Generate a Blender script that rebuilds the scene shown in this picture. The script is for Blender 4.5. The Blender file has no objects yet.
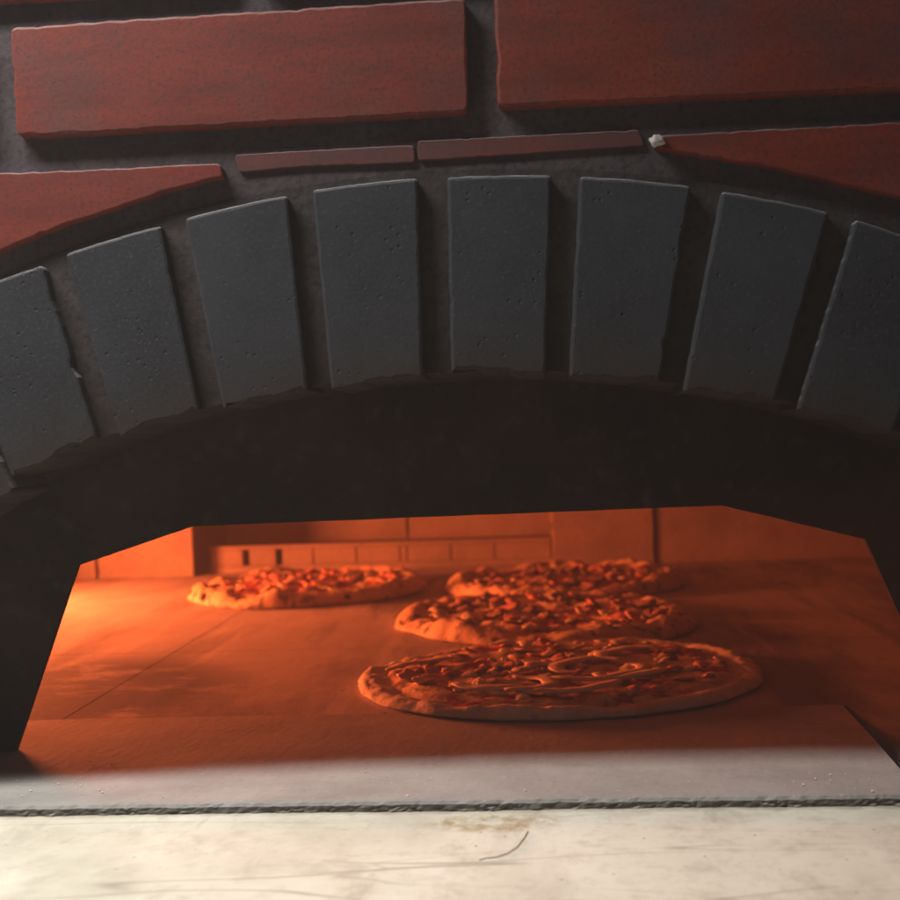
import bpy, bmesh, math, random
from mathutils import Vector, Matrix, noise

scene = bpy.context.scene
col = scene.collection
random.seed(7)

# ------------------------------------------------------------------ camera
FPX = 1150.0                                   # focal length for a 900 px wide frame
YAW, PITCH, ROLL = math.radians(4), math.atan(10/1150), math.radians(2)
CAM = Vector((0, -.62, .196))
FW = Vector((-math.sin(YAW)*math.cos(PITCH), math.cos(YAW)*math.cos(PITCH), -math.sin(PITCH)))
R0 = FW.cross(Vector((0, 0, 1))).normalized(); U0 = R0.cross(FW)
UP = U0*math.cos(ROLL) + R0*math.sin(ROLL); RT = R0*math.cos(ROLL) - U0*math.sin(ROLL)
cd = bpy.data.cameras.new('camera'); cam = bpy.data.objects.new('camera', cd); col.objects.link(cam)
cd.sensor_width = 36; cd.lens = 36*FPX/900; cd.clip_start = .01; cd.clip_end = 50
m3 = Matrix((RT, UP, -FW)).transposed()
cam.matrix_world = Matrix.Translation(CAM) @ m3.to_4x4()
cd.dof.use_dof = True; cd.dof.focus_distance = .72; cd.dof.aperture_fstop = 9
scene.camera = cam

# ------------------------------------------------------------------ light
w = bpy.data.worlds.new('World'); scene.world = w; w.use_nodes = True
bg = w.node_tree.nodes['Background']; bg.inputs[0].default_value = (.86, .90, 1, 1); bg.inputs[1].default_value = .03

def area(name, loc, aim, sx, sy, power, colour, shape='RECTANGLE'):
    l = bpy.data.lights.new(name, 'AREA'); l.shape = shape; l.size = sx
    if shape in ('RECTANGLE', 'ELLIPSE'): l.size_y = sy
    l.energy = power; l.color = colour
    o = bpy.data.objects.new(name, l); col.objects.link(o); o.location = loc
    o.rotation_euler = (Vector(aim)-Vector(loc)).to_track_quat('-Z', 'Y').to_euler()
    return o
lamp = area('ceiling_lamp', (-.52, -.225, .88), (-.42, -.10, 0), .42, .11, 9.6, (1, .965, .90))
lamp.rotation_euler = (math.radians(8), math.radians(-6), 0)     # a tube lamp hanging parallel to the wall
lamp.data.spread = math.radians(140)
area('fire_lamp', (-.86, .76, .105), (-.2, .55, .03), .30, .14, 25, (1, .165, .042))

vs = scene.view_settings
vs.view_transform = 'Standard'; vs.look = 'None'; vs.exposure = 0; vs.gamma = 1
scene.render.engine = 'CYCLES'

# ------------------------------------------------------------------ helpers
def ray(x, y): return FW + RT*((x-450)/FPX) - UP*((y-450)/FPX)
def on_wall(x, y, Y=0.):
    d = ray(x, y); p = CAM + d*((Y-CAM.y)/d.y); return (p.x, p.z)

def tag(o, label=None, cat=None, group=None, kind=None):
    if label: o['label'] = label
    if cat: o['category'] = cat
    if group: o['group'] = group
    if kind: o['kind'] = kind
    return o
def empty(name, loc=(0, 0, 0), rz=0):
    o = bpy.data.objects.new(name, None); col.objects.link(o); o.location = loc; o.rotation_euler.z = rz
    o.empty_display_size = .02
    return o
def link(name, me, mat, parent=None, loc=None, rot=None, smooth=False):
    o = bpy.data.objects.new(name, me); col.objects.link(o)
    if mat and not me.materials: me.materials.append(mat)
    if parent: o.parent = parent
    if loc: o.location = loc
    if rot: o.rotation_euler = rot
    if smooth:
        for p in me.polygons: p.use_smooth = True
    return o
def mesh(name, verts, faces):
    me = bpy.data.meshes.new(name); me.from_pydata(verts, [], faces)
    bm = bmesh.new(); bm.from_mesh(me); bmesh.ops.recalc_face_normals(bm, faces=bm.faces); bm.to_mesh(me); bm.free()
    me.update(); return me
def n3(x, y, z=0): return noise.noise(Vector((x, y, z)))

def resample(poly, step):
    out = []
    for i, a in enumerate(poly):
        b = poly[(i+1) % len(poly)]
        d = math.hypot(b[0]-a[0], b[1]-a[1]); n = max(1, int(round(d/step)))
        for k in range(n): out.append((a[0]+(b[0]-a[0])*k/n, a[1]+(b[1]-a[1])*k/n))
    return out
def area2(p): return sum(p[i][0]*p[(i+1) % len(p)][1]-p[(i+1) % len(p)][0]*p[i][1] for i in range(len(p)))
def round_corners(poly, r):
    out = []; n = len(poly)
    for i in range(n):
        a, b, c = Vector(poly[i-1]), Vector(poly[i]), Vector(poly[(i+1) % n])
        u, v = (a-b), (c-b)
        if u.length < 1e-6 or v.length < 1e-6: continue
        ang = u.angle(v)
        if ang > math.radians(155): out.append(tuple(b)); continue
        k = min(r, u.length*.4, v.length*.4)
        p0, p1 = b+u.normalized()*k, b+v.normalized()*k
        for t in (0, .33, .67, 1): out.append(tuple((p0*(1-t)+b*t)*(1-t)+(b*(1-t)+p1*t)*t))
    return out

def slab_piece(name, poly, y_front, y_back, bevel, mat, parent, step=.004, jit=.0005, seed=0, bottom_rag=0, corner=.003, sag=.0):
    """A bevelled block with an uneven outline in the x-z plane, facing -y."""
    if area2(poly) < 0: poly = poly[::-1]
    poly = resample(round_corners(poly, corner), step)
    n = len(poly); nor = []
    for i in range(n):
        a, b = poly[i-1], poly[(i+1) % n]
        dx, dz = b[0]-a[0], b[1]-a[1]; l = math.hypot(dx, dz) or 1
        nor.append((dz/l, -dx/l))
    pts = []
    for i, (x, z) in enumerate(poly):
        j = jit*(n3(x*140, z*140, seed*3.1)+.8*n3(x*420, z*420, seed))
        wgt = min(1, max(0, (-nor[i][1]-.62)/.28))
        if bottom_rag and wgt > 0:
            j -= wgt*bottom_rag*max(0, n3(x*70, z*30, seed*1.7+5)+.25)+wgt*bottom_rag*.5*max(0, n3(x*260, 0, seed))
        chip = n3(x*55, z*55, seed*2.3+40)
        if chip > .42: j -= (chip-.42)*.006
        pts.append((x+nor[i][0]*j, z+nor[i][1]*j))
    verts, rings = [], []
    prof = [(0, y_back), (0, y_front+bevel), (-bevel*.29, y_front+bevel*.29), (-bevel, y_front)]
    for off, y in prof:
        r = []
        for i, (x, z) in enumerate(pts):
            o = off*(1+.4*n3(x*90, z*90, seed+9))
            r.append(len(verts)); verts.append((x+nor[i][0]*o, y, z+nor[i][1]*o))
        rings.append(r)
    faces = []
    for a, b in zip(rings, rings[1:]):
        for i in range(n): faces.append((a[i], a[(i+1) % n], b[(i+1) % n], b[i]))
    faces.append(tuple(rings[-1])); faces.append(tuple(rings[0][::-1]))
    me = mesh(name, verts, faces)
    bm = bmesh.new(); bm.from_mesh(me)
    bmesh.ops.triangulate(bm, faces=[q for q in bm.faces if len(q.verts) > 4], ngon_method='EAR_CLIP')
    bm.to_mesh(me); bm.free()
    return link(name, me, mat, parent)

def box_mesh(name, x0, x1, y0, y1, z0, z1, bev=0, seg=2):
    bm = bmesh.new(); bmesh.ops.create_cube(bm, size=1)
    for v in bm.verts: v.co = Vector((x0+(v.co.x+.5)*(x1-x0), y0+(v.co.y+.5)*(y1-y0), z0+(v.co.z+.5)*(z1-z0)))
    if bev: bmesh.ops.bevel(bm, geom=bm.edges[:], offset=bev, segments=seg, affect='EDGES', profile=.6)
    me = bpy.data.meshes.new(name); bm.to_mesh(me); bm.free(); return me
def strip_mesh(name, upper, lower, y0, y1):
    """closed band between two polylines of equal length in x-z, from y0 to y1"""
    n = len(upper); v = []
    for y in (y0, y1):
        v += [(x, y, z) for x, z in upper] + [(x, y, z) for x, z in lower]
    f = []
    for i in range(n-1):
        f.append((i, i+1, n+i+1, n+i)); f.append((2*n+i, 3*n+i, 3*n+i+1, 2*n+i+1))
        f.append((i, 2*n+i, 2*n+i+1, i+1)); f.append((n+i, n+i+1, 3*n+i+1, 3*n+i))
    f.append((0, n, 3*n, 2*n)); f.append((n-1, 3*n-1, 4*n-1, 2*n-1))
    return mesh(name, v, f)

# ------------------------------------------------------------------ materials
class NB:
    def __init__(s, name):
        s.m = bpy.data.materials.new(name); s.m.use_nodes = True; s.t = s.m.node_tree; s.N = s.t.nodes
        s.b = s.N['Principled BSDF']; s.co = s.N.new('ShaderNodeTexCoord').outputs['Object']
        s.b.inputs['Specular IOR Level'].default_value = .25
    def l(s, a, b): s.t.links.new(a, b)
    def coord(s, scale=(1, 1, 1), rot=(0, 0, 0), loc=(0, 0, 0)):
        n = s.N.new('ShaderNodeMapping'); s.l(s.co, n.inputs[0])
        n.inputs['Scale'].default_value = scale; n.inputs['Rotation'].default_value = rot; n.inputs['Location'].default_value = loc
        return n.outputs[0]
    def noise(s, scale, detail=4, rough=.55, vec=None, dist=0):
        n = s.N.new('ShaderNodeTexNoise'); n.inputs['Scale'].default_value = scale; n.inputs['Detail'].default_value = detail
        n.inputs['Roughness'].default_value = rough; n.inputs['Distortion'].default_value = dist
        s.l(vec or s.co, n.inputs['Vector']); return n.outputs['Fac']
    def voro(s, scale, vec=None, feature='F1', rnd=1):
        n = s.N.new('ShaderNodeTexVoronoi'); n.feature = feature; n.inputs['Scale'].default_value = scale
        n.inputs['Randomness'].default_value = rnd
        s.l(vec or s.co, n.inputs['Vector']); return n.outputs['Distance']
    def ramp(s, fac, stops):
        n = s.N.new('ShaderNodeValToRGB'); e = n.color_ramp.elements
        while len(e) < len(stops): e.new(.5)
        for q, (p, c) in zip(e, stops):
            q.position = p; q.color = (c, c, c, 1) if isinstance(c, (int, float)) else (*c, 1)
        s.l(fac, n.inputs[0]); return n.outputs[0]
    def mix(s, fac, a, b, mode='MIX'):
        n = s.N.new('ShaderNodeMix'); n.data_type = 'RGBA'; n.blend_type = mode
        for v, i in ((fac, 0), (a, 6), (b, 7)):
            if isinstance(v, (int, float)): n.inputs[i].default_value = v
            elif isinstance(v, tuple): n.inputs[i].default_value = (*v, 1)
            else: s.l(v, n.inputs[i])
        return n.outputs[2]
    def math(s, op, a, b=0.):
        n = s.N.new('ShaderNodeMath'); n.operation = op
        for v, i in ((a, 0), (b, 1)):
            if isinstance(v, (int, float)): n.inputs[i].default_value = v
            else: s.l(v, n.inputs[i])
        return n.outputs[0]
    def sep(s, vec):
        n = s.N.new('ShaderNodeSeparateXYZ'); s.l(vec, n.inputs[0]); return n.outputs
    def normal_z(s, i=2):
        n = s.N.new('ShaderNodeNewGeometry'); return s.sep(n.outputs['Normal'])[i]
    def rnd(s): return s.N.new('ShaderNodeObjectInfo').outputs['Random']
    def bump(s, h, strength, dist):
        n = s.N.new('ShaderNodeBump'); n.inputs['Strength'].default_value = strength; n.inputs['Distance'].default_value = dist
        s.l(h, n.inputs['Height'])
        if s.b.inputs['Normal'].is_linked: s.l(s.b.inputs['Normal'].links[0].from_socket, n.inputs['Normal'])
        s.l(n.outputs[0], s.b.inputs['Normal'])
    def done(s, colour, rough):
        if isinstance(colour, tuple): s.b.inputs['Base Color'].default_value = (*colour, 1)
        else: s.l(colour, s.b.inputs['Base Color'])
        if isinstance(rough, (int, float)): s.b.inputs['Roughness'].default_value = rough
        else: s.l(rough, s.b.inputs['Roughness'])
        return s.m

def mat_red_brick(name='red_brick', smear=0.):
    k = NB(name)
    streak = k.noise(9, 5, .6, k.coord((1, 1, 5)))
    c = k.ramp(streak, [(.3, (.080, .0082, .0045)), (.52, (.138, .0145, .0070)), (.72, (.170, .023, .0115))])
    c = k.mix(k.math('MULTIPLY', k.rnd(), .5), c, k.mix(1, c, (.80, .72, .70), 'MULTIPLY'))
    blot = k.ramp(k.noise(13, 5, .6), [(.47, 0), (.68, .8)])
    c = k.mix(blot, c, (.060, .026, .030))
    c = k.mix(k.ramp(k.noise(420, 3, .65), [(.33, .75), (.52, 0)]), c, (.05, .012, .010))
    pores = k.ramp(k.voro(210), [(.10, 1), (.17, 0)])
    c = k.mix(k.math('MULTIPLY', pores, k.ramp(k.noise(40), [(.46, 0), (.56, .9)])), c, (.03, .012, .010))
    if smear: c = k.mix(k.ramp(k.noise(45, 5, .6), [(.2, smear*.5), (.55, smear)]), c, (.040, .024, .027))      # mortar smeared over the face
    dust = k.math('MULTIPLY', k.ramp(k.normal_z(), [(.25, 0), (.8, .8)]), k.ramp(k.noise(60, 4), [(.3, .3), (.6, 1)]))
    c = k.mix(dust, c, (.46, .40, .39))
    k.bump(k.noise(300, 3, .6), .22, .0005); k.bump(k.noise(35, 3), .2, .0015)
    return k.done(c, .72)
def mat_grey_brick():
    k = NB('grey_brick')
    c = k.ramp(k.noise(18, 5, .6), [(.3, (.0125, .0142, .0205)), (.55, (.0205, .0230, .0315)), (.75, (.030, .0325, .042))])
    c = k.mix(k.rnd(), c, k.mix(1, c, (.62, .64, .66), 'MULTIPLY'))
    c = k.mix(k.ramp(k.noise(520, 2, .7), [(.35, .4), (.5, 0), (.62, 0)]), c, (.03, .03, .032))
    c = k.mix(k.ramp(k.noise(480, 2, .7), [(.60, 0), (.75, .35)]), c, (.10, .10, .108))
    pits = k.ramp(k.voro(170), [(.12, 1), (.20, 0)])
    pm = k.math('MULTIPLY', pits, k.ramp(k.noise(31, 2), [(.52, 0), (.58, 1)]))
    c = k.mix(k.math('MULTIPLY', pm, .8), c, (.012, .012, .013))
    # soot from the mouth, creeping up from the inner edge of the arch
    s = k.sep(k.co); dx = k.math('ADD', s[0], .039); dz = k.math('ADD', s[2], .461)
    rad = k.math('SQRT', k.math('ADD', k.math('MULTIPLY', dx, dx), k.math('MULTIPLY', dz, dz)))
    so = k.math('ADD', k.math('SUBTRACT', rad, .6905), k.math('MULTIPLY', k.math('SUBTRACT', k.noise(55, 5), .5), .035))
    soot = k.ramp(k.math('MULTIPLY', so, 20), [(0, .9), (.35, .25), (.9, 0)])
    c = k.mix(soot, c, (.022, .014, .012))
    dust = k.math('MULTIPLY', k.ramp(k.normal_z(), [(.3, 0), (.8, .75)]), k.ramp(k.noise(70, 4), [(.3, .45), (.6, 1)]))
    c = k.mix(dust, c, (.36, .35, .36))
    k.bump(k.noise(380, 3, .65), .3, .0006); k.bump(k.math('MULTIPLY', pm, -1), .7, .001)
    return k.done(c, .8)
def mat_mortar(name, a, b, sooty=False):
    k = NB(name)
    c = k.mix(k.ramp(k.noise(30, 6, .65), [(.3, 0), (.7, 1)]), a, b)
    c = k.mix(k.ramp(k.noise(260, 3), [(.35, .5), (.5, 0)]), c, tuple(v*.35 for v in a))
    dust = k.math('MULTIPLY', k.ramp(k.normal_z(), [(.2, 0), (.7, .7)]), k.ramp(k.noise(70, 4), [(.3, .3), (.6, 1)]))
    c = k.mix(dust, c, (.27, .25, .255))
    if sooty:                                   # smoke stain round the inner curve of the arch
        s = k.sep(k.co); dx = k.math('ADD', s[0], .039); dz = k.math('ADD', s[2], .461)
        rad = k.math('SQRT', k.math('ADD', k.math('MULTIPLY', dx, dx), k.math('MULTIPLY', dz, dz)))
        so = k.math('ADD', k.math('SUBTRACT', rad, .695), k.math('MULTIPLY', k.math('SUBTRACT', k.noise(55, 5), .5), .02))
        c = k.mix(k.ramp(k.math('MULTIPLY', so, 18), [(0, 1), (.4, .35), (1, 0)]), c, (.018, .011, .009))
    k.bump(k.noise(180, 5, .7), .4, .0014); k.bump(k.noise(40, 3), .5, .003)
    return k.done(c, .92)
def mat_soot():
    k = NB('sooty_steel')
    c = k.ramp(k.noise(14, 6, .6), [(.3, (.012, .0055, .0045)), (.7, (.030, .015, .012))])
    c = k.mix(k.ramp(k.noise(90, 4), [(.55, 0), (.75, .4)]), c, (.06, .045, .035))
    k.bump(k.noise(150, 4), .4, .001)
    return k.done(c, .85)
def mat_refractory(name, base, soot_amt=.5):
    k = NB(name)
    c = k.mix(k.ramp(k.noise(16, 6, .65), [(.3, 0), (.7, 1)]), tuple(v*.72 for v in base), base)
    c = k.mix(k.ramp(k.noise(6, 5, .6), [(.50, 0), (.72, soot_amt)]), c, (.09, .075, .065))
    c = k.mix(k.ramp(k.noise(150, 4, .7), [(.3, .35), (.5, 0)]), c, (.12, .10, .085))
    k.bump(k.noise(110, 5, .7), .4, .0012)
    return k.done(c, .88)
def mat_hearth():
    k = NB('hearth_stone')
    base = (.47, .40, .36)
    c = k.mix(k.ramp(k.noise(9, 6, .65), [(.3, 0), (.7, 1)]), tuple(v*.72 for v in base), base)
    c = k.mix(k.math('MULTIPLY', k.rnd(), .35), c, tuple(v*.6 for v in base))
    # long smears left by the peel and sweeping brush
    sm = k.noise(7, 6, .62, k.coord((1, .28, 1), (0, 0, math.radians(-26))), .6)
    c = k.mix(k.ramp(sm, [(.46, 0), (.58, .75)]), c, (.15, .125, .105))
    sm2 = k.noise(26, 5, .6, k.coord((1, .14, 1), (0, 0, math.radians(62))))
    c = k.mix(k.ramp(sm2, [(.55, 0), (.70, .45)]), c, (.62, .55, .48))
    # charred ash patch swept towards the near side of the fire
    s = k.sep(k.coord((1, 1, 1), (0, 0, math.radians(-20)), (0, 0, 0)))
    g = k.N.new('ShaderNodeTexGradient'); g.gradient_type = 'SPHERICAL'
    k.l(k.coord((5.4, 5.6, 1), (0, 0, 0), (2.22, -1.71, 0)), g.inputs[0])
    ash = k.math('MULTIPLY', k.ramp(g.outputs['Fac'], [(0, 0), (.35, 1)]), k.ramp(k.noise(17, 7, .72, k.coord((.5, 1, 1), (0, 0, .35))), [(.38, 0), (.50, .9)]))
    c = k.mix(ash, c, (.055, .045, .04))
    spots = k.math('MULTIPLY', k.ramp(k.voro(60), [(.08, 1), (.15, 0)]), k.ramp(k.noise(12), [(.55, 0), (.62, .8)]))
    c = k.mix(spots, c, (.06, .05, .045))
    k.bump(k.noise(120, 5, .7), .35, .001)
    return k.done(c, .85)
def mat_threshold():
    k = NB('threshold_stone')
    c = k.ramp(k.noise(14, 6, .65), [(.3, (.25, .24, .228)), (.7, (.345, .335, .32))])
    c = k.mix(k.ramp(k.noise(22, 5, .6, k.coord((.35, 1, 1))), [(.52, 0), (.7, .35)]), c, (.17, .155, .15))
    c = k.mix(k.ramp(k.noise(240, 3, .7), [(.30, .3), (.43, 0)]), c, (.14, .13, .125))
    c = k.mix(k.ramp(k.noise(200, 3, .7), [(.62, 0), (.74, .5)]), c, (.52, .50, .49))
    edge = k.ramp(k.math('MULTIPLY', k.normal_z(1), -1), [(.45, 0), (.8, .85)])      # grime on the broken front edge, plus its shade painted into the colour
    c = k.mix(edge, c, k.ramp(k.noise(60, 5, .7), [(.35, (.035, .033, .03)), (.68, (.15, .14, .13))]))
    k.bump(k.noise(160, 5, .7), .22, .001)
    return k.done(c, .85)
def mat_counter():
    k = NB('worn_counter')
    c = k.ramp(k.noise(6, 6, .6), [(.28, (.50, .46, .37)), (.5, (.69, .655, .555)), (.7, (.79, .765, .67))])
    sm = k.noise(8, 6, .65, k.coord((1, .35, 1), (0, 0, math.radians(38))), .8)
    c = k.mix(k.ramp(sm, [(.50, 0), (.70, .65)]), c, (.44, .39, .33))
    c = k.mix(k.ramp(k.noise(30, 6, .65), [(.54, 0), (.70, .6)]), c, (.46, .41, .34))
    # scratches
    for a, sc, lo in ((58, 15, 0), (-67, 19, .3), (80, 11, .7)):
        v = k.noise(sc, 2, .5, k.coord((.10, 1, 1), (0, 0, math.radians(a)), (lo, lo, 0)))
        line = k.ramp(k.math('ABSOLUTE', k.math('SUBTRACT', v, .5)), [(.0012, .7), (.0042, 0)])
        c = k.mix(k.math('MULTIPLY', line, k.ramp(k.noise(5, 3, .5, k.coord(loc=(lo*9, 0, 0))), [(.48, 0), (.6, 1)])), c, (.30, .26, .21))
    c = k.mix(k.ramp(k.noise(95, 7, .72), [(.36, .45), (.50, 0)]), c, (.50, .46, .38))
    c = k.mix(k.ramp(k.noise(38, 6, .7, k.coord((1, .3, 1), (0, 0, math.radians(-48)))), [(.58, 0), (.68, .5)]), c, (.40, .36, .29))
    # brown grease stain under the slab edge
    g = k.N.new('ShaderNodeTexGradient'); g.gradient_type = 'SPHERICAL'
    k.l(k.coord((22, 60, 1), (0, 0, 0), (.55, 1.1, 0)), g.inputs[0])
    st = k.math('MULTIPLY', k.ramp(g.outputs['Fac'], [(0, 0), (.4, 1)]), k.ramp(k.noise(70, 5, .7), [(.40, 0), (.60, .8)]))
    c = k.mix(st, c, (.38, .25, .11))
    sp = k.math('MULTIPLY', k.ramp(k.voro(75), [(.035, 1), (.07, 0)]), k.ramp(k.noise(9), [(.45, 0), (.55, .9)]))
    c = k.mix(sp, c, (.16, .13, .10))
    # dark line of grime where the slab meets the counter
    y = k.sep(k.co)[1]
    gr = k.math('ADD', y, k.math('MULTIPLY', k.math('SUBTRACT', k.noise(45, 5, .7), .5), .018))
    c = k.mix(k.ramp(k.math('ADD', k.math('MULTIPLY', gr, 20), .5), [(.40, 0), (.52, .7)]), c, (.33, .29, .23))
    k.bump(k.noise(220, 4, .6), .25, .0006); k.bump(sm, .2, .002)
    return k.done(c, .62)
def mat_dough(name, base, char=.8):
    k = NB(name)
    c = k.mix(k.ramp(k.noise(40, 5, .6), [(.3, 0), (.7, 1)]), tuple(v*.72 for v in base), base)
    c = k.mix(k.ramp(k.noise(70, 3, .55), [(.56, 0), (.64, char)]), c, (.07, .035, .02))
    c = k.mix(k.ramp(k.noise(24, 4, .6), [(.5, 0), (.75, .5)]), c, (.40, .20, .08))
    c = k.mix(k.ramp(k.noise(420, 2), [(.55, 0), (.7, .5)]), c, (.75, .66, .52))
    k.bump(k.noise(160, 4, .6), .45, .0012); k.bump(k.noise(60, 3), .4, .003)
    k.b.inputs['Subsurface Weight'].default_value = 0
    return k.done(c, .78)
def mat_sauce(name, cheese_lo):
    k = NB(name)
    c = k.ramp(k.noise(45, 5, .6), [(.3, (.25, .045, .02)), (.7, (.44, .10, .04))])
    ch = k.ramp(k.noise(34, 4, .55, None, .7), [(cheese_lo, 0), (cheese_lo+.10, .9)])
    c = k.mix(ch, c, k.ramp(k.noise(110, 3), [(.3, (.60, .43, .22)), (.7, (.76, .62, .40))]))
    c = k.mix(k.ramp(k.noise(95, 3), [(.62, 0), (.72, .7)]), c, (.10, .05, .025))
    k.bump(k.noise(120, 4, .6), .5, .002)
    return k.done(c, k.ramp(k.noise(60), [(.35, .42), (.65, .75)]))
def mat_plain(name, a, b, rough, scale=150):
    k = NB(name)
    c = k.mix(k.ramp(k.noise(scale, 4), [(.3, 0), (.7, 1)]), a, b)
    c = k.mix(k.math('MULTIPLY', k.rnd(), .5), c, tuple(v*.55 for v in a))
    k.bump(k.noise(scale*1.6, 3), .4, .001)
    return k.done(c, rough)

RED, GREY = mat_red_brick(), mat_grey_brick()
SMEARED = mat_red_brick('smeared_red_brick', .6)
MORTAR = mat_mortar('wall_mortar', (.032, .023, .028), (.058, .046, .052))
RINGM = mat_mortar('arch_mortar', (.021, .0165, .019), (.040, .034, .037), True)
SOOT = mat_soot(); HEARTH = mat_hearth(); SLAB = mat_threshold(); COUNTER = mat_counter()
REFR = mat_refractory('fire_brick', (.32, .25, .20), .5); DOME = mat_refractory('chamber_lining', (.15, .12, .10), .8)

# ------------------------------------------------------------------ counter, slab, hearth
nx, ny = 120, 60
v = []; f = []
for j in range(ny+1):
    for i in range(nx+1):
        x = -.75+1.5*i/nx; y = -1.0+1.03*j/ny
        v.append((x, y, -.0054+.0005*n3(x*9, y*9)))
for j in range(ny):
    for i in range(nx): a = j*(nx+1)+i; f.append((a, a+1, a+nx+2, a+nx+1))
n = len(v); v += [(-.75, -1, -.06), (.75, -1, -.06), (.75, .03, -.06), (-.75, .03, -.06)]
bm_top = mesh('counter', v, f)
ct = empty('counter', (0, 0, 0)); tag(ct, 'pale cream worn counter top stained and scratched, in front of the oven', 'counter')
link('top_surface', bm_top, COUNTER, ct, smooth=True)
link('board_body', box_mesh('board_body', -.75, .75, -1.0, .03, -.06, -.0075), COUNTER, ct)

# grey threshold slab: uneven front edge, a few mm proud of the hearth tiles
def slab_top():
    xs = [-.62+(.82)*i/328 for i in range(329)]; ys = [0, .0025, .006, .012]+[.02+.193*i/20 for i in range(21)]
    v = []; f = []; nxx = len(xs)
    for x in xs:                                    # lower front edge
        v.append((x, .0015*n3(x*40, 3)+.0015, -.0075))
    for zr, sd in ((-.0052, 11), (-.0040, 12), (-.0028, 13)):
        for x in xs: v.append((x, .0014*n3(x*38, 1)+.0016*n3(x*130, sd)+.0012*n3(x*380, sd)+.0009, zr+.0005*n3(x*150, sd)))
    for j, y in enumerate(ys):
        for x in xs:
            xx = x + (.015*(y/.21) if x > .19 else 0)
            e = .0016*n3(x*38, 1)+.0012*n3(x*150, 2)+.0007*n3(x*420, 5)
            if j == 0: v.append((xx, e+.0006, -.0016+.0005*n3(x*200, 7)))
            elif j == 1: v.append((xx, y+e*.8, -.0003+.0006*n3(x*170, 8)))
            else: v.append((xx, y+e*max(0, 1-y/.012), .0003*n3(x*22, y*22)+.00008*n3(x*200, y*200)-.0021*min(1, max(0, (y-.06)/.15))**1.5))
    for x in xs: v.append((x+(.015 if x > .19 else 0), .2131, -.0075))
    for j in range(len(ys)+4):
        for i in range(nxx-1): a = j*nxx+i; f.append((a, a+1, a+nxx+1, a+nxx))
    rows = len(ys)+5
    f.append(tuple(j*nxx+nxx-1 for j in range(rows))); f.append(tuple(j*nxx for j in range(rows))[::-1])
    return mesh('threshold_slab', v, f)
tag(link('threshold_slab', slab_top(), SLAB, smooth=False), 'flat grey stone slab with a chipped front edge across the oven mouth', 'slab')

hf = empty('hearth_floor', (0, 0, 0)); hf['kind'] = 'structure'
gap = .0004
xs = [-1.2, -.91, -.63, -.355, -.072, .206, .486, .77, 1.0]; ys = [.0, .2135, .482, .755, 1.03, 1.33]
for j in range(len(ys)-1):
    for i in range(len(xs)-1):
        x0, x1, y0, y1 = xs[i], xs[i+1], ys[j], ys[j+1]
        if j == 0 and x1 < .21: continue
        sh = 0
        o = link('tile', box_mesh('tile', x0+gap/2+(.012 if (j == 0 and i == 5) else 0), x1-gap/2, y0+gap/2, y1-gap/2, -.03, -.0024, .0003, 1), HEARTH, hf)
        o.location.z = random.uniform(-.0001, .0001)
link('ash_bed', box_mesh('ash_bed', -1.25, 1.05, .2165, 1.38, -.05, -.00305), HEARTH, hf)

# ------------------------------------------------------------------ brick arch
EC, ER = (-.039, -.363), .701        # outer circle of the arch
IC, IR = (-.039, -.461), .691        # inner circle
def circ(c, r, x): return c[1]+math.sqrt(max(0, r*r-(x-c[0])**2))
arch = empty('brick_arch', (0, .06, 0)); arch.location = (0, 0, 0)
tag(arch, 'shallow arch of dark grey bricks framing the oven mouth', 'arch')
nn = 161
lo = [(-.039+.50*(2*i/(nn-1)-1), 0) for i in range(nn)]
lower = [(x, circ(IC, IR, x)+.003+.0015*n3(x*60, 0)+.001*n3(x*200, 3)) for x, _ in lo]
upper = [(x*1.12+.0047, circ(EC, ER, x*1.12+.0047)+.005+.0008*n3(x*60, 9)) for x, _ in lo]
link('mortar_bed', strip_mesh('mortar_bed', upper, lower, .0068, .118), RINGM, arch)
VP = [
 [(-55, 301), (42, 265), (97, 438), (12, 480)],
 [(64, 254), (160, 225), (199, 411), (120, 439)],
 [(184, 218), (287, 195), (308, 392), (223, 411)],
 [(312, 190), (418, 178), (423, 377), (331, 391)],
 [(447, 177), (552, 175), (546, 376), (451, 373)],
 [(580, 176), (692, 186), (660, 383), (569, 378)],
 [(722, 191), (830, 212), (775, 403), (683, 393)],
 [(856, 219), (962, 257), (893, 434), (797, 411)]]
def arc_pts(a, b, n=6):
    """points between a and b following the arch's curvature"""
    out = []
    R = .70
    d = math.hypot(b[0]-a[0], b[1]-a[1]); s = d*d/(8*R)
    for i in range(1, n): t = i/n; out.append((a[0]+(b[0]-a[0])*t, a[1]+(b[1]-a[1])*t+4*s*t*(1-t)))
    return out
for i, q in enumerate(VP):
    a, b, c, d = [on_wall(*p) for p in q]
    poly = [a]+arc_pts(a, b)+[b, c]+arc_pts(c, d)+[d]
    o = slab_piece('brick', poly, 0+random.uniform(-.0004, .0006), .05, .0018, GREY, arch, step=.003, jit=.00028, seed=i+1, bottom_rag=.003, corner=.0025)
for th0, th1 in ((-.50, -.425), (-.60, -.525), (.425, .50), (.525, .60)):         # further bricks of the ring beyond the photo's edges
    po = [(EC[0]+ER*math.sin(th0+(th1-th0)*t/6), EC[1]+ER*math.cos(th0+(th1-th0)*t/6)) for t in range(7)]
    k0, k1 = th0*1.02-.0, th1*1.02
    lo_ = [(po[-1][0]-.108*math.sin(th1*.9), po[-1][1]-.108*math.cos(th1*.9)), (po[0][0]-.108*math.sin(th0*.9), po[0][1]-.108*math.cos(th0*.9))]
    slab_piece('brick', po+lo_, 0, .05, .0014, GREY, arch, step=.004, jit=.0005, seed=th0*50, corner=.0025)

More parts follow.
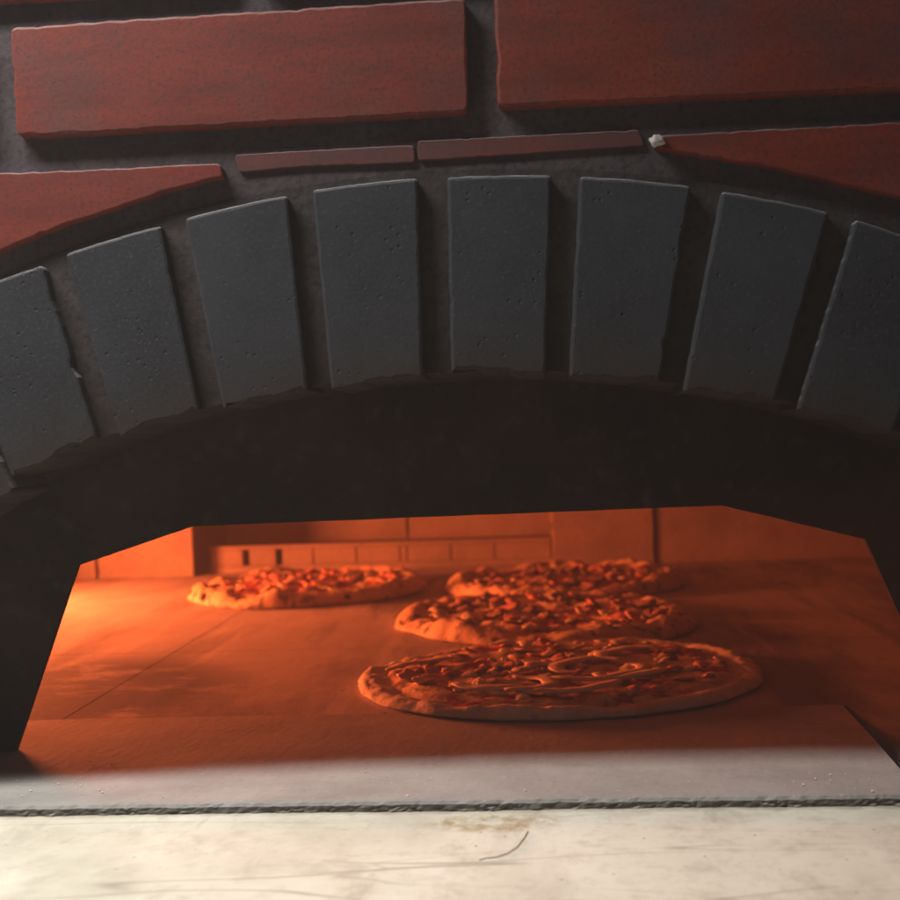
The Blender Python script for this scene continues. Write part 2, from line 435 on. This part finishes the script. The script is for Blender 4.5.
# ------------------------------------------------------------------ red brick wall above
wall = empty('brick_wall', (0, 0, 0))
tag(wall, 'red brick wall with deep recessed joints above the grey arch', 'wall')
wl = [(-.9+1.8*i/120, 0) for i in range(121)]
low = [(x, max(circ(EC, ER, x)+.0045, -.3)) for x, _ in wl]; top = [(x, .75) for x, _ in wl]
link('mortar_bed', strip_mesh('mortar_bed', top, low, .0078, .11), MORTAR, wall)
RB = [
 [(9, 27), (466, -3), (469, 112), (16, 137)],
 [(494, -6), (958, -35), (962, 86), (498, 107)],
 [(-470, 55), (-19, 29), (-14, 139), (-462, 162)],
 [(-216, 172-2), (-100, 176), (40, 172), (220, 163), (223, 177), (213, 178), (160, 192), (117, 207), (67, 223), (0, 250), (-70, 280), (-216, 330)],
 [(653, 136), (700, 133), (905, 122), (1110, 110), (1110, 278), (1000, 232), (900, 196), (830, 180), (750, 163), (690, 153), (655, 147)],
 [(-230, -100), (225, -130), (228, -14), (-224, 14)],
 [(252, -132), (712, -160), (716, -42), (256, -15)],
 [(742, -162), (1200, -190), (1204, -70), (745, -44)]]
for i, q in enumerate(RB):
    poly = [on_wall(*p) for p in q]
    slab_piece('brick', poly, random.uniform(-.0004, .0006), .03, .0007 if i in (3, 4) else .0016, RED, wall, step=.004, jit=.0005, seed=20+i, corner=.004)
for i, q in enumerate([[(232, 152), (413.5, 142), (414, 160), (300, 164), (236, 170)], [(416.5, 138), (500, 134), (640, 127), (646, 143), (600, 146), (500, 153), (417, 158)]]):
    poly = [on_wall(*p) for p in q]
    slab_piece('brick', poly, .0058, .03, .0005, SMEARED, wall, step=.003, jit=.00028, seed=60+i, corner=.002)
# courses either side that the photo does not reach
cz = .2075
for side in (-1, 1):
    for row in range(3):
        z1 = cz+.01-.077*row+(.022 if side < 0 else -.002); z0 = z1-.0625
        for kx in range(3):
            xa = (-.039+side*(.40+.12*(row % 2)+.262*kx)); xb = xa+side*.246
            x0, x1 = min(xa, xb), max(xa, xb)
            sm = [x0+(x1-x0)*t/24 for t in range(25)]
            pts = [(x, max(z0, circ(EC, ER, x)+.012)) for x in sm]; pts = [p for p in pts if p[1] < z1-.004]
            if len(pts) < 6: continue
            slab_piece('brick', [(pts[0][0], z1), (pts[-1][0], z1)]+pts[::-1], 0, .03, .0016, RED, wall, step=.008, jit=.0004, seed=80+row*7+kx+side, corner=.004)
for row in range(2):
    for kx in range(2):
        x0 = -.83+1.25*kx
        slab_piece('brick', [(x0, .36+.077*row), (x0+.24, .36+.077*row), (x0+.24, .4225+.077*row), (x0, .4225+.077*row)], 0, .03, .0016, RED, wall, step=.008, seed=120+row*3+kx, corner=.004)

# ------------------------------------------------------------------ oven mouth: sooty steel plate with a canted opening
YM = .119
mouth = empty('oven_mouth', (-.04, YM, 0)); mouth.location = (0, 0, 0)
tag(mouth, 'soot blackened oven mouth plate with a wide canted opening under the arch', 'oven mouth')
op = [(-.351, -.008), (-.301, .1215), (-.222, .1455), (.120, .1485), (.208, .1245), (.262, -.008)]
ou = [(-.80, -.008), (-.80, .30), (-.45, .42), (.35, .42), (.70, .30), (.70, -.008)]
def rs(p, n):
    out = []
    for a, b in zip(p, p[1:]): out += [(a[0]+(b[0]-a[0])*t/n, a[1]+(b[1]-a[1])*t/n) for t in range(n)]
    return out+[p[-1]]
opr = [(x+.0002*n3(x*90, z*90, 4), z+.0003*n3(x*40, z*40, 2)+.00025*n3(x*300, z*300)) for x, z in rs(op, 24)]
link('plate', strip_mesh('plate', rs(ou, 24), opr, YM, YM+.006), SOOT, mouth)

# ------------------------------------------------------------------ oven chamber
ch = empty('oven_chamber', (0, 0, 0)); tag(ch, 'fire brick oven chamber with recessed rear panels behind the pizzas', 'oven chamber')
YB = 1.13
def panel(name, x0, x1, y0, y1, z0, z1, bev=.003, mat=REFR): return link(name, box_mesh(name, x0, x1, y0, y1, z0, z1, bev, 2), mat, ch)
def crooked_panel(x0, x1, y0, y1, z1, el, er, seed):
    """wall brick whose side edges wander a little"""
    n = 14; zz = [-.002+(z1+.002)*i/n for i in range(n+1)]
    L = [(x0+el*n3(z*30, seed, 1)+el*.5*n3(z*90, seed), z) for z in zz]; Rr = [(x1+er*n3(z*30, seed, 7)+er*.5*n3(z*90, seed, 3), z) for z in zz]
    return slab_piece('brick', [(p[0], p[1]) for p in L]+Rr[::-1], y0, y1, .0008, REFR, ch, step=.01, jit=.0003, seed=seed, corner=.002)
crooked_panel(-1.15, -.6835, YB, YB+.06, .34, .001, .002, 3)
crooked_panel(-.6785, -.528, YB, YB+.19, .34, .002, .0006, 4)
crooked_panel(.0285, .180, YB-.004, YB+.19, .34, .0006, .003, 5)
crooked_panel(.1835, .55, YB, YB+.06, .34, .003, .001, 6)
crooked_panel(.5535, .98, YB, YB+.06, .34, .001, .001, 7)
# recess: rear bricks
crooked_panel(-.53, -.214, YB+.19, YB+.24, .34, .001, .002, 8)
crooked_panel(-.2105, .03, YB+.19, YB+.24, .34, .002, .001, 9)
link('recess_shade_sheet', box_mesh('recess_shade_sheet', -.5275, -.525, YB+.003, YB+.19, -.002, .34), SOOT, ch)  # dark sheet over the recess side, standing in for its shade
# low slotted bar standing in the recess
yb = YB+.035
zt = .040
bar = link('vent_bar', box_mesh('vent_bar', -.510, .027, yb+.012, yb+.05, -.003, zt-.001, .001, 1), SOOT, ch)
bar['label'] = 'low slotted fire brick bar across the recess'
edges = [-.510, -.453, -.400, -.345, -.277, -.208, -.197, -.128, -.060, .027]
for i, (a, b) in enumerate(zip(edges, edges[1:])):
    g0 = .0055 if i in (1, 2) else .0009
    g1 = .0055 if i in (0, 1) else .0009
    link('brick', box_mesh('brick', a+g0, b-g1, yb, yb+.0125, .0085, zt-.006, .001, 1), REFR, bar)
link('rail', box_mesh('rail', -.511, .0275, yb-.001, yb+.0128, zt-.0058, zt, .001, 1), REFR, bar)
link('rail', box_mesh('rail', -.511, .0275, yb-.001, yb+.0128, -.003, .0083, .001, 1), REFR, bar)
# enclosure: side walls, front wall behind the mouth, vaulted lining
link('side_wall', box_mesh('side_wall', -1.22, -1.15, .14, 1.40, -.03, .36), DOME, ch)
link('side_wall', box_mesh('side_wall', .98, 1.05, .14, 1.40, -.03, .36), DOME, ch)
nv = 24
up = [(-1.25+2.35*i/nv, .40+.14*math.sin(math.pi*i/nv)) for i in range(nv+1)]
lw = [(x, z-.06) for x, z in up]
link('vault', strip_mesh('vault', up, lw, .10, 1.42), DOME, ch)
for x0, x1 in ((-1.22, -.50), (.42, 1.05)):
    link('front_wall', box_mesh('front_wall', x0, x1, .143, .23, -.03, .36), DOME, ch)
link('rear_wall', box_mesh('rear_wall', -1.25, 1.1, 1.375, 1.42, -.03, .46), DOME, ch)
# unseen block added to shade the near floor from the fire lamp
link('unseen_shade_block', box_mesh('unseen_shade_block', -1.149, -.60, .232, .38, -.002, .16, .004, 2), DOME, ch)

# ------------------------------------------------------------------ pizzas
def pizza_crust(R, seed, rim_h, base_h, wob, bub, rim_w, nr=44, na=200, tilt=0):
    v = []; f = []
    def rad(a): return R*(1+wob*n3(math.cos(a)*1.3+seed, math.sin(a)*1.3, seed)+wob*.45*n3(math.cos(a)*4+seed, math.sin(a)*4, 2)+.012*n3(math.cos(a)*13, math.sin(a)*13, seed))
    def rimh(a):
        q = n3(math.cos(a)*2.2, math.sin(a)*2.2, seed*1.9); q2 = n3(math.cos(a)*6, math.sin(a)*6, seed*.7)
        return rim_h*max(.35, 1+bub*1.3*q+bub*.8*q2)
    def z_at(s, a):
        h = base_h
        c = 1-rim_w
        t = (s-c)/rim_w
        h += rimh(a)*math.exp(-((t-.15)/.55)**2) if t < .15 else rimh(a)*math.sqrt(max(0, 1-((t-.15)/.85)**2))
        if t > .15: h = base_h*math.sqrt(max(0, 1-((t-.15)/.85)**2))+rimh(a)*math.sqrt(max(0, 1-((t-.15)/.85)**2))
        return h
    v.append((0, 0, base_h))
    for i in range(1, nr+1):
        s = 1-(1-i/nr)**1.35
        for j in range(na):
            a = 2*math.pi*j/na; r = rad(a)*s
            x, y = r*math.cos(a), r*math.sin(a); z = z_at(s, a)
            z += (.0016*n3(x*70, y*70, seed)+.0016*n3(x*150, y*150, seed+3)*(.4+bub)+.0007*n3(x*420, y*420, seed))*(s < .999)+bub*.003*n3(x*35, y*35, seed+4)*(s < .97)
            v.append((x, y, max(.0022, z)))
    for j in range(na):
        a = 2*math.pi*j/na; r = rad(a)*.965; v.append((r*math.cos(a), r*math.sin(a), 0))
    v.append((0, 0, 0))
    for j in range(na): f.append((0, 1+j, 1+(j+1) % na))
    for i in range(nr):
        for j in range(na):
            a = 1+i*na; k = (j+1) % na; f.append((a+j, a+na+j, a+na+k, a+k))
    b = 1+nr*na; e = len(v)-1
    for j in range(na): f.append((b+j, e, b+(j+1) % na))
    return v, f, rad, z_at

def topping_layer(rad, R, seed, base_h, amp, cover, nr=36, na=150):
    v = [(0, 0, base_h+.003)]; f = []
    for i in range(1, nr+1):
        s = cover*i/nr
        for j in range(na):
            a = 2*math.pi*j/na
            k = s*(1+.06*n3(math.cos(a)*5, math.sin(a)*5, seed)*(i/nr))
            r = rad(a)*k; x, y = r*math.cos(a), r*math.sin(a)
            z = base_h+.0025+(.0012*n3(x*160, y*160, seed+7))+amp*(n3(x*38, y*38, seed+2)+.55*n3(x*95, y*95, seed)+.25*n3(x*240, y*240, seed))
            if i >= nr-1: z = base_h-.001
            v.append((x, y, max(base_h*.6, z)))
    for j in range(na): f.append((0, 1+j, 1+(j+1) % na))
    for i in range(nr-1):
        for j in range(na):
            a = 1+i*na; k = (j+1) % na; f.append((a+j, a+na+j, a+na+k, a+k))
    return v, f

def lump_mesh(name, seed, sx, sy, sz, rough=.35):
    bm = bmesh.new(); bmesh.ops.create_icosphere(bm, subdivisions=3, radius=1)
    for q in bm.verts:
        d = 1+rough*n3(q.co.x*1.4+seed, q.co.y*1.4, q.co.z*1.4)+rough*.6*n3(q.co.x*3.5, q.co.y*3.5+seed, q.co.z*3.5)
        q.co = Vector((q.co.x*d*sx, q.co.y*d*sy, q.co.z*d*sz))
    me = bpy.data.meshes.new(name); bm.to_mesh(me); bm.free()
    for p in me.polygons: p.use_smooth = True
    return me
def arc_mesh(name, R, a0, a1, th, h, seed, n=26, m=8):
    v = []; f = []
    for i in range(n+1):
        t = i/n; a = a0+(a1-a0)*t; rr = R*(1+.13*n3(t*3, seed)); k = .35+.65*math.sin(math.pi*min(1, max(0, t)))**.5
        c = Vector((rr*math.cos(a), rr*math.sin(a)*.85, h*.4+.003*n3(t*4, seed, 3)))
        o = Vector((math.cos(a), math.sin(a), 0))
        for j in range(m):
            b = 2*math.pi*j/m; v.append(tuple(c+o*math.cos(b)*th*k+Vector((0, 0, math.sin(b)*h*k))))
    for i in range(n):
        for j in range(m): a = i*m+j; b = i*m+(j+1) % m; f.append((a, b, b+m, a+m))
    f.append(tuple(range(m))[::-1]); f.append(tuple(n*m+j for j in range(m)))
    me = mesh(name, v, f)
    for p in me.polygons: p.use_smooth = True
    return me

DOUGH_RAW = mat_dough('pale_dough', (.68, .57, .42), .2)
DOUGH = mat_dough('baked_dough', (.66, .45, .25), .85)
SAUCE_A = mat_sauce('sauce_and_cheese', .43); SAUCE_B = mat_sauce('tomato_topping', .52)
ONION = mat_plain('onion', (.66, .52, .36), (.78, .64, .46), .6)
HAM = mat_plain('ham', (.48, .20, .13), (.62, .30, .20), .5)
CHEESE = mat_plain('cheese', (.66, .52, .30), (.80, .68, .46), .35)
DARKT = mat_plain('mushroom', (.20, .12, .075), (.36, .23, .14), .6)
lump_lib = {}
for nm, M, dims in (('ham_piece', HAM, (.014, .010, .0030)), ('cheese_lump', CHEESE, (.013, .011, .0028)), ('mushroom_piece', DARKT, (.014, .009, .0035))):
    lump_lib[nm] = []
    for q in range(4):
        me = lump_mesh(nm, q*5.3+len(nm), *dims); me.materials.append(M); lump_lib[nm].append(me)

def pizza(loc, R, seed, rz, label, rim_h, base_h, wob, bub, rim_w, dough, sauce, amp, cover, tops, squash=1.0, onions=()):
    root = empty('pizza', loc, rz); root.scale = (1, squash, 1); tag(root, label, 'pizza', 'pizzas baking in the oven')
    v, f, rad, zf = pizza_crust(R, seed, rim_h, base_h, wob, bub, rim_w)
    link('crust', mesh('crust', v, f), dough, root, smooth=True)
    v, f = topping_layer(rad, R, seed, base_h+.001, amp, cover)
    link('sauce', mesh('sauce', v, f), sauce, root, smooth=True)
    rr = random.Random(seed*13)
    for nm, cnt, sc in tops:
        for i in range(cnt):
            a = rr.uniform(0, 2*math.pi); s = math.sqrt(rr.uniform(.01, .97))*(cover-.06); r = rad(a)*s
            o = link(nm, rr.choice(lump_lib[nm]), None, root, (r*math.cos(a), r*math.sin(a), base_h+.004+amp*.4), (rr.uniform(-.4, .4), rr.uniform(-.4, .4), rr.uniform(0, 6.3)))
            k = sc*rr.uniform(.65, 1.35); o.scale = (k, k, k*rr.uniform(.8, 1.3))
    for (x, y, R_, a0, a1, rot) in onions:
        link('onion_slice', arc_mesh('onion_slice', R_, a0, a1, .0075, .0016, x*90+y*40), ONION, root, (x, y, base_h+.0055+amp*.5), (0, 0, rot))
    return root

ro = random.Random(5)
on1 = [(.012, -.045, .040, 3.3, 6.6, .1), (.035, -.06, .026, 3.0, 6.9, .2), (-.02, -.075, .045, 3.6, 5.8, 0), (.02, -.02, .030, 0, 3.9, .3),
       (-.05, -.05, .05, 3.4, 5.2, -.3), (-.09, .02, .05, 1.0, 2.8, .2), (.005, .03, .035, 3.3, 6.1, .4)]
for i in range(4):
    a = ro.uniform(0, 6.28); s = ro.uniform(.03, .115); a0 = ro.uniform(0, 6.28)
    on1.append((s*math.cos(a), s*math.sin(a), ro.uniform(.015, .042), a0, a0+ro.uniform(1.2, 3.4), ro.uniform(0, 6.28)))
ZF = -.0022
pizza((.019, .320, ZF+.0005), .166, 3, .3, 'thin pale pizza scattered with curled onion slices, closest to the grey slab', .0032, .0052, .035, .7, .08,
      DOUGH_RAW, SAUCE_A, .0035, .88, [('ham_piece', 40, .55), ('cheese_lump', 55, .48), ('mushroom_piece', 6, .5)], .86, on1)
pizza((.008, .615, ZF), .170, 11, 2.2, 'lumpy pizza with puffy crust between the onion pizza and the rear one', .0085, .007, .06, .9, .15,
      DOUGH, SAUCE_A, .006, .84, [('ham_piece', 26, .8), ('cheese_lump', 24, .6), ('mushroom_piece', 22, .85)], .9)
pizza((.040, .905, ZF), .168, 23, 4.0, 'dark topped pizza with blistered rim against the crooked joint of the rear wall', .0095, .007, .05, .85, .15,
      DOUGH, SAUCE_B, .005, .84, [('ham_piece', 24, .8), ('mushroom_piece', 26, .85), ('cheese_lump', 14, .6)], .9)
pz = pizza((-.304, .915, ZF), .163, 31, .9, 'thick crusted red topped pizza with charred blisters before the slotted bar', .0085, .0088, .04, .75, .15,
      DOUGH, SAUCE_B, .006, .86, [('ham_piece', 50, .85), ('cheese_lump', 24, .65), ('mushroom_piece', 5, .7)], .95)

CHAR = mat_plain('char', (.035, .02, .014), (.09, .05, .03), .85)
for wa, k in ((200, 1), (212, .8), (224, 1.15), (247, .7), (300, .6)):
    a = math.radians(wa)-.9
    link('blister', lump_mesh('blister', wa, .0075*k, .0075*k, .0055*k, .3), CHAR, pz, (.1545*math.cos(a), .1545*math.sin(a), .0090), (0, 0, a))

# ------------------------------------------------------------------ small debris
TWIG = mat_plain('dry_stalk', (.12, .09, .05), (.20, .15, .08), .8)
def wire(name, pts, r, mat, label, cat):
    m = 6; v = []; f = []
    for i, p in enumerate(pts):
        a = Vector(pts[max(0, i-1)]); b = Vector(pts[min(len(pts)-1, i+1)]); d = (b-a).normalized()
        s = d.cross(Vector((0, 0, 1))).normalized(); u = s.cross(d)
        for j in range(m):
            t = 2*math.pi*j/m; v.append(tuple(Vector(p)+s*math.cos(t)*r+u*math.sin(t)*r))
    for i in range(len(pts)-1):
        for j in range(m): a = i*m+j; b = i*m+(j+1) % m; f.append((a, b, b+m, a+m))
    f.append(tuple(range(m))); f.append(tuple((len(pts)-1)*m+j for j in range(m)))
    return tag(link(name, mesh(name, v, f), mat, smooth=True), label, cat)
def on_counter(x, y, Z=-.0050):
    d = ray(x, y); p = CAM+d*((Z-CAM.z)/d.z); return (p.x, p.y, Z)
wire('dry_stalk', [on_counter(*q) for q in ((479, 860), (486, 858), (497, 857), (508, 853), (517, 847), (524, 838), (528, 831))], .00022, TWIG,
     'thin dark stalk curled on the counter below the brown stain', 'stalk')

# pale mortar drip left at the tip of the cut brick
wx, wz = on_wall(657, 141)
DRIP = mat_plain('pale_mortar', (.30, .28, .27), (.42, .39, .38), .9)
d = link('mortar_drip', lump_mesh('mortar_drip', 3, .0040, .004, .0030, .5), DRIP, wall, (wx, .0, wz))
# flour and ash crumbs on the slab
cv = []; cf = []
cr = random.Random(9)
for i in range(46):
    if i < 22: x, y = cr.gauss(-.29, .02), cr.gauss(.045, .016)
    elif i < 32: x, y = cr.gauss(.15, .02), cr.gauss(.02, .012)
    else: x, y = cr.uniform(-.3, .2), cr.uniform(.006, .06)
    y = max(.004, y); r = cr.uniform(.0003, .0008); z = .0009
    b = len(cv); a = cr.uniform(0, 6)
    for k in range(4): cv.append((x+r*math.cos(a+k*1.57)*cr.uniform(.7, 1.5), y+r*math.sin(a+k*1.57)*cr.uniform(.7, 1.5), z-r*.4))
    cv.append((x, y, z+r*.7)); cv.append((x, y, z-r*.8))
    for k in range(4): cf += [(b+k, b+(k+1) % 4, b+4), (b+(k+1) % 4, b+k, b+5)]
tag(link('crumbs', mesh('crumbs', cv, cf), mat_plain('flour', (.72, .69, .65), (.8, .78, .74), .9)), 'pale flour and ash crumbs sprinkled on the grey slab', 'crumbs', kind='stuff')

# thin smoke hanging in and around the oven
HZ = bpy.data.materials.new('thin_smoke'); HZ.use_nodes = True
t = HZ.node_tree; t.nodes.remove(t.nodes['Principled BSDF'])
pv = t.nodes.new('ShaderNodeVolumePrincipled'); pv.inputs['Color'].default_value = (.9, .80, .73, 1); pv.inputs['Density'].default_value = .05
t.links.new(pv.outputs[0], t.nodes['Material Output'].inputs['Volume'])
tag(link('haze', box_mesh('haze', -1.6, 1.4, -1.3, 1.7, -.2, 1.2), HZ), 'thin pale smoke drifting in and around the oven mouth', 'smoke', kind='stuff')
